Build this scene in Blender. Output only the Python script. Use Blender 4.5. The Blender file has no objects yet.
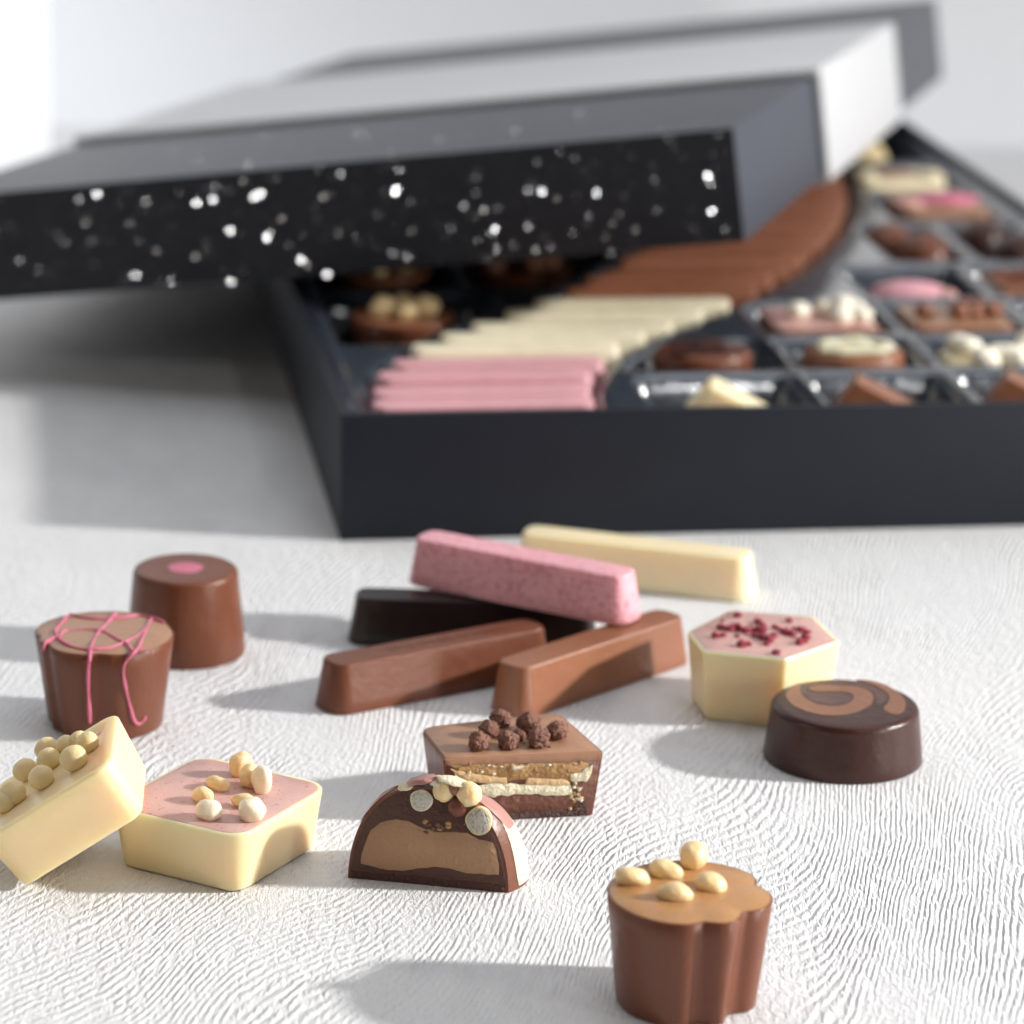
import bpy, bmesh, math, random
import numpy as np
from mathutils import Vector, Matrix, Euler, noise as mnoise
R = math.radians
PI = math.pi
CM = 0.01
random.seed(11)
sc = bpy.context.scene
col = sc.collection

# ------------------------------------------------------------------ camera
H = 25.0; PITCH = R(16.633); ROLL = R(1.287); FPX = 3367.9
fw = Vector((0, math.cos(PITCH), -math.sin(PITCH))); rt = Vector((1, 0, 0)); up = rt.cross(fw)
r2 = math.cos(ROLL)*rt + math.sin(ROLL)*up; u2 = -math.sin(ROLL)*rt + math.cos(ROLL)*up
def ray(px, py): return fw + (px-512)/FPX*r2 - (py-512)/FPX*u2
def at(px, py, h=0.0):                       # point at height h (cm) seen at that pixel
    d = ray(px, py); t = (h-H)/d.z
    return Vector((0, 0, H)) + t*d
cam = bpy.data.cameras.new('camera'); co = bpy.data.objects.new('camera', cam); col.objects.link(co)
M = Matrix.Identity(4)
for i, v in enumerate((r2, u2, -fw)):
    for j in range(3): M[j][i] = v[j]
M.translation = Vector((0, 0, H*CM)); co.matrix_world = M
cam.sensor_width = 36; cam.lens = FPX/1024*36; cam.clip_start = .02; cam.clip_end = 50
cam.dof.use_dof = True; cam.dof.focus_distance = .638; cam.dof.aperture_fstop = 16.2
sc.camera = co
sc.render.resolution_x = sc.render.resolution_y = 1024

# ------------------------------------------------------------------ materials
def mat(name):
    m = bpy.data.materials.new(name); m.use_nodes = True
    return m, m.node_tree.nodes, m.node_tree.links, m.node_tree.nodes['Principled BSDF']
def N(ns, t, **kw):
    n = ns.new(t)
    for k, v in kw.items():
        if k.startswith('i_'): n.inputs[k[2:].replace('_', ' ')].default_value = v
        else: setattr(n, k, v)
    return n
def coords(ns, ls, scale=(100, 100, 100)):
    tc = ns.new('ShaderNodeTexCoord'); mp = ns.new('ShaderNodeMapping'); mp.inputs['Scale'].default_value = scale
    ls.new(tc.outputs['Object'], mp.inputs['Vector']); return mp.outputs['Vector']
def math_(ns, ls, op, a, b=None, c=None):
    n = ns.new('ShaderNodeMath'); n.operation = op
    for i, x in enumerate((a, b, c)):
        if x is None: continue
        if isinstance(x, (int, float)): n.inputs[i].default_value = x
        else: ls.new(x, n.inputs[i])
    return n.outputs[0]
def choc(name, base, rough=.36, sss=.0, rad=(.2, .08, .04), var=.12, bump=.2, bscale=3., spec=.5, speck=None, speckscale=9, speckthr=.66, coat=0):
    m, ns, ls, b = mat(name)
    v = coords(ns, ls)
    n1 = N(ns, 'ShaderNodeTexNoise', i_Scale=1.3, i_Detail=4.); ls.new(v, n1.inputs['Vector'])
    mx = N(ns, 'ShaderNodeMix', data_type='RGBA'); mx.inputs[6].default_value = (*[c*(1-var) for c in base], 1); mx.inputs[7].default_value = (*[min(1, c*(1+var)) for c in base], 1)
    ls.new(n1.outputs['Fac'], mx.inputs[0]); out = mx.outputs[2]
    if speck:
        n2 = N(ns, 'ShaderNodeTexNoise', i_Scale=float(speckscale), i_Detail=2.); ls.new(v, n2.inputs['Vector'])
        rp = N(ns, 'ShaderNodeMapRange'); rp.inputs[1].default_value = speckthr-.06; rp.inputs[2].default_value = speckthr+.03
        ls.new(n2.outputs['Fac'], rp.inputs[0])
        m2 = N(ns, 'ShaderNodeMix', data_type='RGBA'); ls.new(rp.outputs[0], m2.inputs[0]); ls.new(out, m2.inputs[6]); m2.inputs[7].default_value = (*speck, 1); out = m2.outputs[2]
    ls.new(out, b.inputs['Base Color'])
    n3 = N(ns, 'ShaderNodeTexNoise', i_Scale=bscale, i_Detail=5., i_Roughness=.6); ls.new(v, n3.inputs['Vector'])
    mr = N(ns, 'ShaderNodeMapRange'); mr.inputs[3].default_value = rough-.07; mr.inputs[4].default_value = rough+.1; ls.new(n3.outputs['Fac'], mr.inputs[0]); ls.new(mr.outputs[0], b.inputs['Roughness'])
    bp = N(ns, 'ShaderNodeBump'); bp.inputs['Strength'].default_value = 1.; bp.inputs['Distance'].default_value = bump*.001; ls.new(n3.outputs['Fac'], bp.inputs['Height']); ls.new(bp.outputs['Normal'], b.inputs['Normal'])
    b.inputs['Specular IOR Level'].default_value = spec
    if coat: b.inputs['Coat Weight'].default_value = coat; b.inputs['Coat Roughness'].default_value = .12
    if sss:
        b.inputs['Subsurface Weight'].default_value = sss; b.inputs['Subsurface Radius'].default_value = rad; b.inputs['Subsurface Scale'].default_value = CM
    return m
milk = choc('milk_chocolate', (.150, .047, .022), .33, .15, (.12, .04, .02), spec=.38)
milkl = choc('light_milk_chocolate', (.27, .105, .052), .33, .25, (.2, .07, .03))
dark = choc('dark_chocolate', (.046, .015, .010), .30, 0, spec=.38)
darkbar = choc('very_dark_chocolate', (.014, .007, .006), .30, 0)
white = choc('white_chocolate', (.89, .71, .42), .32, 1., (.50, .36, .19), var=.03, bump=.06)
whitec = choc('cream_chocolate', (.88, .75, .50), .34, .9, (.45, .34, .2), var=.04)
ruby = choc('pink_chocolate', (.80, .42, .47), .40, .5, (.25, .14, .13), var=.10, bscale=9, speck=(.62, .24, .29), speckscale=12, speckthr=.58)
rubytop = choc('pink_speckled_top', (.66, .36, .32), .36, .5, (.3, .12, .08), var=.12, speck=(.50, .15, .16), speckscale=11, speckthr=.68)
tan = choc('tan_topping', (.46, .225, .085), .30, .4, (.25, .1, .04), var=.08, coat=.2)
tan2 = choc('pale_milk_topping', (.36, .19, .11), .34, .2, (.2, .1, .05), var=.15, bscale=1.2, bump=.5)
pinkdeco = choc('pink_decoration', (.60, .15, .24), .45, .2, (.2, .05, .05), bump=.3, bscale=12)
nutm = choc('pale_nut', (.82, .62, .34), .36, .5, (.22, .14, .06), var=.15, bump=.5, bscale=4)
ballm = choc('caramel_crisp_ball', (.84, .66, .36), .45, .4, (.2, .12, .05), var=.22, bump=.35, bscale=6)
berry = choc('dried_berry_crumb', (.36, .035, .07), .6, .2, (.1, .02, .02), var=.4, bump=1.5, bscale=14)
crisp = choc('cocoa_crisp', (.34, .155, .105), .62, 0, var=.4, bump=2.2, bscale=13)
prali = choc('praline_filling', (.40, .225, .12), .55, .2, (.12, .06, .03), var=.10, bump=.6, bscale=11)
gan = choc('ganache_cut', (.070, .022, .013), .42, 0, var=.2, bump=.5, bscale=7)
gan2 = choc('caramel_ganache_cut', (.13, .042, .022), .40, .1, (.1, .03, .02), var=.3, bump=.6, bscale=5)
traypink = choc('tray_pink_chocolate', (.70, .37, .40), .42, .3, (.12, .08, .07))
traycream = choc('tray_cream_chocolate', (.88, .80, .60), .36, .3, (.15, .12, .07))
traymilk = choc('tray_milk_chocolate', (.30, .115, .060), .34, .2, (.12, .05, .03))
whitecrisp = choc('white_puffed_crisp', (.90, .84, .70), .5, .2, (.1, .1, .08), var=.06, bump=.3)
whitenut = choc('white_nut', (.86, .76, .58), .36, .4, (.2, .16, .11), var=.08, bump=.35, bscale=5)
crumb = choc('dark_base_cut', (.075, .022, .015), .55, 0, var=.5, bump=1.6, bscale=14)
carmel = choc('caramel_crumb_cut', (.42, .23, .085), .4, .3, (.2, .1, .05), var=.35, bump=1.0, bscale=6)
wafer = choc('wafer_cream_cut', (.86, .76, .54), .5, .3, (.15, .12, .08), var=.12, bump=1.2, bscale=10)
wafer2 = choc('wafer_biscuit_cut', (.66, .43, .22), .55, .3, (.2, .1, .05), var=.15, bump=.8, bscale=8)
puff = choc('cut_crisp_inside', (.95, .84, .69), .7, 0, (.1, .1, .08), var=.25, bump=2., bscale=18, speck=(.55, .46, .36), speckscale=16, speckthr=.62)
dusty = choc('dusty_pink_streak', (.42, .21, .18), .3, .2, var=.15)
caram = choc('caramel_swirl', (.25, .105, .055), .34, .1)
greyswirl = choc('soft_brown_swirl', (.10, .048, .038), .36, 0)

def card(name, base, rough=.5, spec=.4, fine=.25, sheen=.0):
    m, ns, ls, b = mat(name); v = coords(ns, ls)
    n = N(ns, 'ShaderNodeTexNoise', i_Scale=28., i_Detail=4.); ls.new(v, n.inputs['Vector'])
    n2 = N(ns, 'ShaderNodeTexNoise', i_Scale=.8, i_Detail=3.); ls.new(v, n2.inputs['Vector'])
    f = math_(ns, ls, 'MULTIPLY_ADD', n.outputs['Fac'], .5, math_(ns, ls, 'MULTIPLY', n2.outputs['Fac'], .5))
    mx = N(ns, 'ShaderNodeMix', data_type='RGBA'); mx.inputs[6].default_value = (*[c*(1-fine) for c in base], 1); mx.inputs[7].default_value = (*[c*(1+fine) for c in base], 1)
    ls.new(f, mx.inputs[0]); ls.new(mx.outputs[2], b.inputs['Base Color'])
    b.inputs['Roughness'].default_value = rough; b.inputs['Specular IOR Level'].default_value = spec
    bp = N(ns, 'ShaderNodeBump'); bp.inputs['Strength'].default_value = .6; bp.inputs['Distance'].default_value = .00006; ls.new(n.outputs['Fac'], bp.inputs['Height']); ls.new(bp.outputs['Normal'], b.inputs['Normal'])
    if sheen: b.inputs['Sheen Weight'].default_value = sheen; b.inputs['Sheen Roughness'].default_value = .4
    return m
boxcard = card('navy_card', (.013, .015, .023), .5, .22)
lidcard = card('lid_navy_card', (.044, .050, .068), .42, .5)
frontcard = card('black_glitter_card', (.015, .016, .021), .55, .25, .6)
sleevem = card('white_sleeve_board', (.62, .625, .64), .45, .4, .02)
m, ns, ls, b = mat('silver_glitter'); b.inputs['Metallic'].default_value = 1; b.inputs['Base Color'].default_value = (.95, .95, .95, 1)
v = coords(ns, ls); n = N(ns, 'ShaderNodeTexNoise', i_Scale=3.); ls.new(v, n.inputs['Vector'])
mr = N(ns, 'ShaderNodeMapRange'); mr.inputs[3].default_value = .16; mr.inputs[4].default_value = .2; ls.new(n.outputs['Fac'], mr.inputs[0]); ls.new(mr.outputs[0], b.inputs['Roughness'])
flakem = m
m, ns, ls, b = mat('smoky_plastic'); b.inputs['Base Color'].default_value = (.045, .055, .072, 1); b.inputs['Roughness'].default_value = .2; b.inputs['Specular IOR Level'].default_value = .9
v = coords(ns, ls); n = N(ns, 'ShaderNodeTexNoise', i_Scale=.9, i_Detail=2.); ls.new(v, n.inputs['Vector'])
b.inputs['Coat Weight'].default_value = .6; b.inputs['Coat Roughness'].default_value = .1
bp = N(ns, 'ShaderNodeBump'); bp.inputs['Distance'].default_value = .0012; bp.inputs['Strength'].default_value = .6; ls.new(n.outputs['Fac'], bp.inputs['Height']); ls.new(bp.outputs['Normal'], b.inputs['Normal'])
plastic = m

# embossed white wood-grain table
m, ns, ls, b = mat('embossed_white_wood'); v = coords(ns, ls)
sep = N(ns, 'ShaderNodeSeparateXYZ'); ls.new(v, sep.inputs[0])
def nz(sx, sy, detail=2., dist=0., off=(0, 0, 0), rough=.5):
    mp = N(ns, 'ShaderNodeMapping'); mp.inputs['Scale'].default_value = (sx, sy, 1); mp.inputs['Location'].default_value = off; ls.new(v, mp.inputs['Vector'])
    n = N(ns, 'ShaderNodeTexNoise', i_Scale=1., i_Detail=detail, i_Distortion=dist, i_Roughness=rough); ls.new(mp.outputs[0], n.inputs['Vector']); return n.outputs['Fac']
A = lambda op, *a: math_(ns, ls, op, *a)
phi = A('ADD', sep.outputs[0], A('MULTIPLY', sep.outputs[1], -.32))
phi = A('MULTIPLY_ADD', nz(.13, .05, 1.), 8.5, phi)
phi = A('MULTIPLY_ADD', nz(.9, .35, 2., 0, (3, 7, 0)), .40, phi)
phi = A('MULTIPLY_ADD', nz(6, 3.2, 2., 0, (1, 2, 0)), .07, phi)
st = A('SINE', A('MULTIPLY', phi, 2*PI/.165))
st = A('POWER', A('MULTIPLY_ADD', st, .5, .5), .8)
msk = N(ns, 'ShaderNodeMapRange'); ls.new(nz(.42, .16, 3., .5, (9, 1, 0)), msk.inputs[0]); msk.inputs[1].default_value = .38; msk.inputs[2].default_value = .62; msk.inputs[3].default_value = .12; msk.inputs[4].default_value = 1.05
brk = N(ns, 'ShaderNodeMapRange'); ls.new(nz(7, 1.7, 3., .8, (4, 4, 0)), brk.inputs[0]); brk.inputs[1].default_value = .34; brk.inputs[2].default_value = .56
hgt = A('MULTIPLY', A('MULTIPLY', st, msk.outputs[0]), A('MULTIPLY', brk.outputs[0], A('MULTIPLY_ADD', nz(2.6, .5, 2., 0, (6, 6, 0)), 1.3, .35)))
hgt = A('MULTIPLY_ADD', nz(8, 4.5, 3., .6, (2, 5, 0), .6), A('MULTIPLY_ADD', msk.outputs[0], -.9, 1.7), hgt)
bp = N(ns, 'ShaderNodeBump'); bp.inputs['Strength'].default_value = 1.; bp.inputs['Distance'].default_value = .00036
hgt = A('MULTIPLY_ADD', nz(26, 5, 3., 0, (8, 3, 0), .65), .55, hgt)
ls.new(hgt, bp.inputs['Height']); ls.new(bp.outputs['Normal'], b.inputs['Normal'])
cm_ = N(ns, 'ShaderNodeMix', data_type='RGBA'); cm_.inputs[6].default_value = (.70, .695, .70, 1); cm_.inputs[7].default_value = (.80, .80, .805, 1)
ls.new(nz(1.2, .5, 4.), cm_.inputs[0]); ls.new(cm_.outputs[2], b.inputs['Base Color'])
b.inputs['Roughness'].default_value = .48; b.inputs['Specular IOR Level'].default_value = .35
tablem = m
wallm = card("pale_wall_paint", (.88, .895, .92), .8, .2, .01)
m, ns, ls, b = mat('bright_window_glass'); b.inputs['Emission Color'].default_value = (.96, .98, 1, 1); b.inputs['Emission Strength'].default_value = .80; b.inputs['Base Color'].default_value = (.3, .3, .3, 1)
winm = m

# ------------------------------------------------------------------ mesh helpers (all in cm, local to the parent)
def finish(o, parent=None, smooth=True, angle=40):
    col.objects.link(o)
    if parent is not None: o.parent = parent
    if smooth:
        for p in o.data.polygons: p.use_smooth = True
        o.data.set_sharp_from_angle(angle=R(angle))
    return o
def mesh(name, verts, faces, mt, parent=None, smooth=True, angle=40, loc=None):
    me = bpy.data.meshes.new(name); me.from_pydata([(v[0]*CM, v[1]*CM, v[2]*CM) for v in verts], [], faces)
    bm = bmesh.new(); bm.from_mesh(me); bmesh.ops.recalc_face_normals(bm, faces=bm.faces); bm.to_mesh(me); bm.free()
    me.materials.append(mt); o = bpy.data.objects.new(name, me)
    if loc: o.location = [c*CM for c in loc]
    return finish(o, parent, smooth, angle)
def thing(name, label, cat, loc=(0, 0, 0), rot=(0, 0, 0), group=None, order='YXZ'):
    o = bpy.data.objects.new(name, None); o.empty_display_size = .01; col.objects.link(o)
    o.location = [c*CM for c in loc]; o.rotation_mode = order; o.rotation_euler = [R(a) for a in rot]
    o['label'] = label; o['category'] = cat
    if group: o['group'] = group
    return o
def world_inv(t):
    m = t.rotation_euler.to_matrix().to_4x4(); m.translation = Vector(t.location)/CM; return m.inverted()
def rpoly(pts, r, seg=6):                    # polygon with rounded corners; r number or list
    n = len(pts); out = []
    for i in range(n):
        p = Vector(pts[i]).to_2d(); a = Vector(pts[i-1]).to_2d(); b_ = Vector(pts[(i+1) % n]).to_2d()
        rr = r[i] if isinstance(r, (list, tuple)) else r
        if rr <= 0: out.append((p.x, p.y)); continue
        da, db = (a-p).normalized(), (b_-p).normalized()
        half = da.angle(db)/2; t = rr/math.tan(half)
        c = p+(da+db).normalized()*(rr/math.sin(half))
        s, e = p+da*t-c, p+db*t-c
        ang = s.angle_signed(e)
        for k in range(seg+1):
            q = Matrix.Rotation(-ang*k/seg, 2) @ s
            out.append((c.x+q.x, c.y+q.y))
    return out
def dens(pts, d=.25):                        # subdivide long edges so shading stays even
    out = []
    for i in range(len(pts)):
        a, b_ = Vector(pts[i]), Vector(pts[(i+1) % len(pts)]); k = max(1, int((b_-a).length/d))
        out += [tuple(a.lerp(b_, j/k)) for j in range(k)]
    return out
def inset(pts, d):
    n = len(pts); out = []
    area = sum(pts[i][0]*pts[(i+1) % n][1]-pts[(i+1) % n][0]*pts[i][1] for i in range(n))
    s = 1 if area > 0 else -1
    for i in range(n):
        a, p, b_ = Vector(pts[i-1]), Vector(pts[i]), Vector(pts[(i+1) % n])
        t = ((p-a).normalized()+(b_-p).normalized())
        if t.length < 1e-6: t = b_-p
        t.normalize(); nn = Vector((-t.y, t.x))*s
        c = max(.5, abs(t.dot((b_-p).normalized())))
        out.append((p.x+nn.x*d/c, p.y+nn.y*d/c))
    return out
def loft(name, outline, profile, mt, parent, capb=True, angle=40, dome=0.):
    n = len(outline); vs = []; fs = []
    for z, d in profile: vs += [(x, y, z) for x, y in inset(outline, d)]
    for k in range(len(profile)-1):
        for i in range(n):
            j = (i+1) % n; fs.append((k*n+i, k*n+j, (k+1)*n+j, (k+1)*n+i))
    zt, dt = profile[-1]; last = inset(outline, dt); base = (len(profile)-1)*n
    cx = sum(p[0] for p in last)/n; cy = sum(p[1] for p in last)/n
    prev = base
    for s in (.66, .33):
        st_ = len(vs); vs += [(cx+(x-cx)*s, cy+(y-cy)*s, zt+dome*(1-s*s)) for x, y in last]
        for i in range(n): j = (i+1) % n; fs.append((prev+i, prev+j, st_+j, st_+i))
        prev = st_
    vs.append((cx, cy, zt+dome)); c = len(vs)-1
    fs += [(prev+i, prev+(i+1) % n, c) for i in range(n)]
    if capb: fs.append(tuple(range(n-1, -1, -1)))
    return mesh(name, vs, fs, mt, parent, angle=angle)
def fillet(h, r, ins0, ins1, zb=0., seg=5, rb=.04):    # side from (zb, ins0) to (h, ins1) with rounded top and tiny bottom round
    pr = [(zb, ins0+rb), (zb+rb*.4, ins0+rb*.25), (zb+rb, ins0)]
    m_ = 4
    for k in range(1, m_): pr.append((zb+rb+(h-r-zb-rb)*k/m_, ins0+(ins1-ins0)*k/m_))
    for k in range(seg+1):
        a = PI/2*k/seg; pr.append((h-r+r*math.sin(a), ins1+r*(1-math.cos(a))))
    return pr
def circ(r, n=72, cx=0, cy=0): return [(cx+r*math.cos(2*PI*i/n), cy+r*math.sin(2*PI*i/n)) for i in range(n)]
def blob(name, c, rad, mt, parent, rough=.06, freq=1.5, sub=3, rot=(0, 0, 0), seed=0, dimple=0):
    bm = bmesh.new(); bmesh.ops.create_icosphere(bm, subdivisions=sub, radius=1)
    E = Euler([R(a) for a in rot]).to_matrix(); vs = []
    for v in bm.verts:
        p = v.co.copy(); k = 1+rough*mnoise.noise(p*freq+Vector((seed*3.1, seed*1.7, 5)))*2
        if rough > .15 or mt is crisp: k += .12*mnoise.noise(p*freq*3+Vector((seed, 0, 2)))*2
        p = Vector((p.x*rad[0], p.y*rad[1], p.z*rad[2]))*k
        p = E @ p; vs.append(tuple(p+Vector(c)))
    fs = [tuple(v.index for v in f.verts) for f in bm.faces]; bm.free()
    return mesh(name, vs, fs, mt, parent, angle=80)
def tube(name, pts, rad, mt, parent, seg=8, closed=False, vary=.42, flat=1.):
    P = [Vector(p) for p in pts]; vs = []; fs = []
    # catmull-rom resample
    Q = []
    for i in range(len(P)-1):
        p0, p1, p2, p3 = P[max(i-1, 0)], P[i], P[i+1], P[min(i+2, len(P)-1)]
        for k in range(6):
            t = k/6; Q.append(.5*((2*p1)+(-p0+p2)*t+(2*p0-5*p1+4*p2-p3)*t*t+(-p0+3*p1-3*p2+p3)*t**3))
    Q.append(P[-1])
    n = len(Q)
    for i, q in enumerate(Q):
        d = (Q[min(i+1, n-1)]-Q[max(i-1, 0)]).normalized()
        a = d.cross(Vector((0, 0, 1))); a = a if a.length > .1 else d.cross(Vector((0, 1, 0))); a.normalize(); b_ = a.cross(d)
        r_ = rad*(1+vary*mnoise.noise(q*2.3)*2)*(.6 if i in (0, n-1) else 1)
        for s in range(seg):
            an = 2*PI*s/seg; vs.append(tuple(q+a*math.cos(an)*r_+b_*math.sin(an)*r_*flat))
    for i in range(n-1):
        for s in range(seg): t = (s+1) % seg; fs.append((i*seg+s, i*seg+t, (i+1)*seg+t, (i+1)*seg+s))
    fs += [tuple(range(seg)), tuple((n-1)*seg+s for s in range(seg))]
    return mesh(name, vs, fs, mt, parent, angle=80)
def slab(name, pts, d0, d1, mt, parent, axis='y', jit=0., f=None, loc=None):
    # prism from outline in (x,z), spanning y from d0 (front) to d1
    P = dens(pts, .06) if jit else list(pts)
    if jit: P = [(x+jit*mnoise.noise(Vector((x*7, z*7, 3))), z+jit*mnoise.noise(Vector((x*7, z*7, 9)))) for x, z in P]
    n = len(P); fr = inset(P, .012)
    vs = [(x, d0, z) for x, z in fr]+[(x, d0+.012, z) for x, z in P]+[(x, d1, z) for x, z in P]; fs = []
    for k in range(2):
        for i in range(n): j = (i+1) % n; fs.append((k*n+i, k*n+j, (k+1)*n+j, (k+1)*n+i))
    bm = bmesh.new(); bv = [bm.verts.new(v) for v in vs]
    for q in fs: bm.faces.new([bv[i] for i in q])
    bm.faces.new(bv[:n]); bm.faces.new(bv[2*n:][::-1])
    bmesh.ops.triangulate(bm, faces=[q for q in bm.faces if len(q.verts) > 4])
    fs = [tuple(v.index for v in q.verts) for q in (bm.verts.index_update() or bm.faces)]; vs = [tuple(v.co) for v in bm.verts]; bm.free()
    return mesh(name, vs, fs, mt, parent, angle=50)
def mesh_multi(o, mats, fn):
    for m_ in mats: o.data.materials.append(m_)
    for p in o.data.polygons: p.material_index = fn(p)

# ------------------------------------------------------------------ setting
YW = 146.; RC = 8.
vs = []; prof = [(-30, 0), (YW-RC, 0)]+[(YW-RC+RC*math.sin(R(a)), RC-RC*math.cos(R(a))) for a in range(10, 91, 10)]+[(YW, 120)]
def strip(name, pr, x0, x1, mt):
    vs = [(x, y, z) for y, z in pr for x in (x0, x1)]; fs = [(2*i, 2*i+1, 2*i+3, 2*i+2) for i in range(len(pr)-1)]
    me = bpy.data.meshes.new(name); me.from_pydata([tuple(c*CM for c in v) for v in vs], [], fs); me.materials.append(mt)
    o = bpy.data.objects.new(name, me); finish(o, None); o['kind'] = 'structure'; return o
strip('table', [(-60, 0), (YW-RC, 0)], -150, 150, tablem)
strip('wall', prof[1:], -150, 150, wallm)
win = mesh('window', [(x, y, z) for x in (-26, 24.2) for y in (0, .5) for z in (.05, 70)], [(0, 1, 3, 2), (4, 6, 7, 5), (0, 4, 5, 1), (2, 3, 7, 6), (0, 2, 6, 4), (1, 5, 7, 3)], winm, None, smooth=False, loc=(-42.2, 127, 0))
win['label'] = 'bright overexposed window strip at the left edge behind the lid'; win['category'] = 'window'

# ------------------------------------------------------------------ open box
BO = (-4.303, 80.781, 0); BY = 8.693; BW, BD, BH = 25.147, 42.354, 3.284
def open_box(name, W, D, Hh, t, mt, parent, flip=False, bev=.05):
    # walls and bottom (or top, when flip) as one thin-walled shell
    bm = bmesh.new()
    o_ = [(0, 0), (W, 0), (W, D), (0, D)]; i_ = [(t, t), (W-t, t), (W-t, D-t), (t, D-t)]
    zf, zo, zi = (Hh, 0, Hh-t) if flip else (0, Hh, t)
    ob = [bm.verts.new((x, y, zf)) for x, y in o_]; ot = [bm.verts.new((x, y, zo)) for x, y in o_]
    it = [bm.verts.new((x, y, zo)) for x, y in i_]; ib = [bm.verts.new((x, y, zi)) for x, y in i_]
    bm.faces.new(ob); bm.faces.new(ib)
    for k in range(4):
        j = (k+1) % 4
        bm.faces.new((ob[k], ob[j], ot[j], ot[k])); bm.faces.new((ot[k], ot[j], it[j], it[k])); bm.faces.new((it[k], it[j], ib[j], ib[k]))
    bmesh.ops.recalc_face_normals(bm, faces=bm.faces)
    bmesh.ops.bevel(bm, geom=list(bm.edges), offset=bev, segments=2, affect='EDGES', profile=.6)
    bmesh.ops.scale(bm, vec=(CM, CM, CM), verts=bm.verts)
    me = bpy.data.meshes.new(name); bm.to_mesh(me); bm.free(); me.materials.append(mt)
    o = bpy.data.objects.new(name, me); return finish(o, parent, True, 50)
bx = thing('chocolate_box', 'open dark navy cardboard box filled with chocolates, its lid resting askew on top', 'box', BO, (0, 0, BY))
open_box('box_shell', BW, BD, BH, .26, boxcard, bx, bev=.03)
BM = Matrix.Translation(Vector(BO)) @ Matrix.Rotation(R(BY), 4, 'Z')
def inbox(u, v, z): return BM @ Vector((u, v, z))

# tray: one formed sheet with pockets
VT = [(-2, 3.6), (2, 3.75), (4, 4.05), (7, 5.1), (10, 7.3), (13, 9.85), (14.5, 11.0), (18, 13.1), (23, 15.4), (28, 16.9), (34, 18.0), (46, 19.2)]
def uc(v):
    for (a, p), (b_, q) in zip(VT, VT[1:]):
        if v <= b_: t = (v-a)/(b_-a); return p+(q-p)*t
    return VT[-1][1]
def ucs(v): return (uc(v-1.2)+uc(v-.4)+uc(v+.4)+uc(v+1.2))/4
cells = [(8.15, 12.6, .9, 4.8), (8.15, 12.6, 5.2, 8.75), (12.8, 16.7, .9, 4.8), (12.8, 16.7, 5.2, 8.75), (12.8, 16.7, 9.15, 13.1), (16.9, 20.75, .9, 4.8), (16.9, 20.75, 5.2, 8.75), (16.9, 20.75, 9.15, 13.1), (16.9, 20.75, 13.5, 17.8),
         (20.95, 24.6, .9, 4.8), (20.95, 24.6, 5.2, 8.75), (20.95, 24.6, 9.15, 13.1), (20.95, 24.6, 13.5, 17.8), (18.9, 21.5, 18.3, 23.9), (21.8, 24.5, 18.3, 23.9), (20.6, 24.5, 24.4, 29.), (20.8, 24.5, 29.5, 34.), (20.95, 24.6, 34.6, 41.), 
         (.7, 5.5, 8.6, 14.8), (.7, 4.9, 15.4, 21.5), (5.3, 10.4, 15.4, 21.5), (.7, 6.5, 22.1, 28), (7, 12.5, 22.1, 28), (.7, 6.5, 28.6, 41), (7, 13.5, 28.6, 41)]
def sstep(x): x = min(1, max(0, x)); return x*x*(3-2*x)
def tray_z(u, v):
    top = 2.95; c = ucs(v); dch = abs(u-c)-3.12
    dch = max(dch, .75-v, v-41.4)
    z = top-1.2*sstep((-dch+.05)/.34)
    for (a, b_, c0, d0) in cells:
        if u < a-.2 or u > b_+.2 or v < c0-.2 or v > d0+.2: continue
        r_ = .45
        qx = max(a+r_-u, u-b_+r_, 0); qy = max(c0+r_-v, v-d0+r_, 0)
        d = math.hypot(qx, qy)-r_ if (qx > 0 or qy > 0) else max(a-u, u-b_, c0-v, v-d0)
        d = max(d, (c+3.5-u) if u > c else (u-c+3.5))
        if d < 0: z = min(z, top-1.85*sstep((-d)/.62))
    e = min(u-.3, v-.3, BW-.3-u, BD-.3-v)
    if e < .55: z = max(z, 2.95+.2*(1-sstep(abs(e-.15)/.3)))
    return z
nu, nv = 150, 230
us = [.3+(BW-.6)*i/(nu-1) for i in range(nu)]; vv = [.3+(BD-.6)*j/(nv-1) for j in range(nv)]
tr = mesh('plastic_tray', [(u, v, tray_z(u, v)) for v in vv for u in us], [(j*nu+i, j*nu+i+1, (j+1)*nu+i+1, (j+1)*nu+i) for j in range(nv-1) for i in range(nu-1)], plastic, None, angle=180)
tr.location = [c*CM for c in BO]; tr.rotation_euler = (0, 0, R(BY))
tr['label'] = 'smoky grey plastic tray with square pockets and a curved channel, inside the box'; tr['category'] = 'tray'

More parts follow.
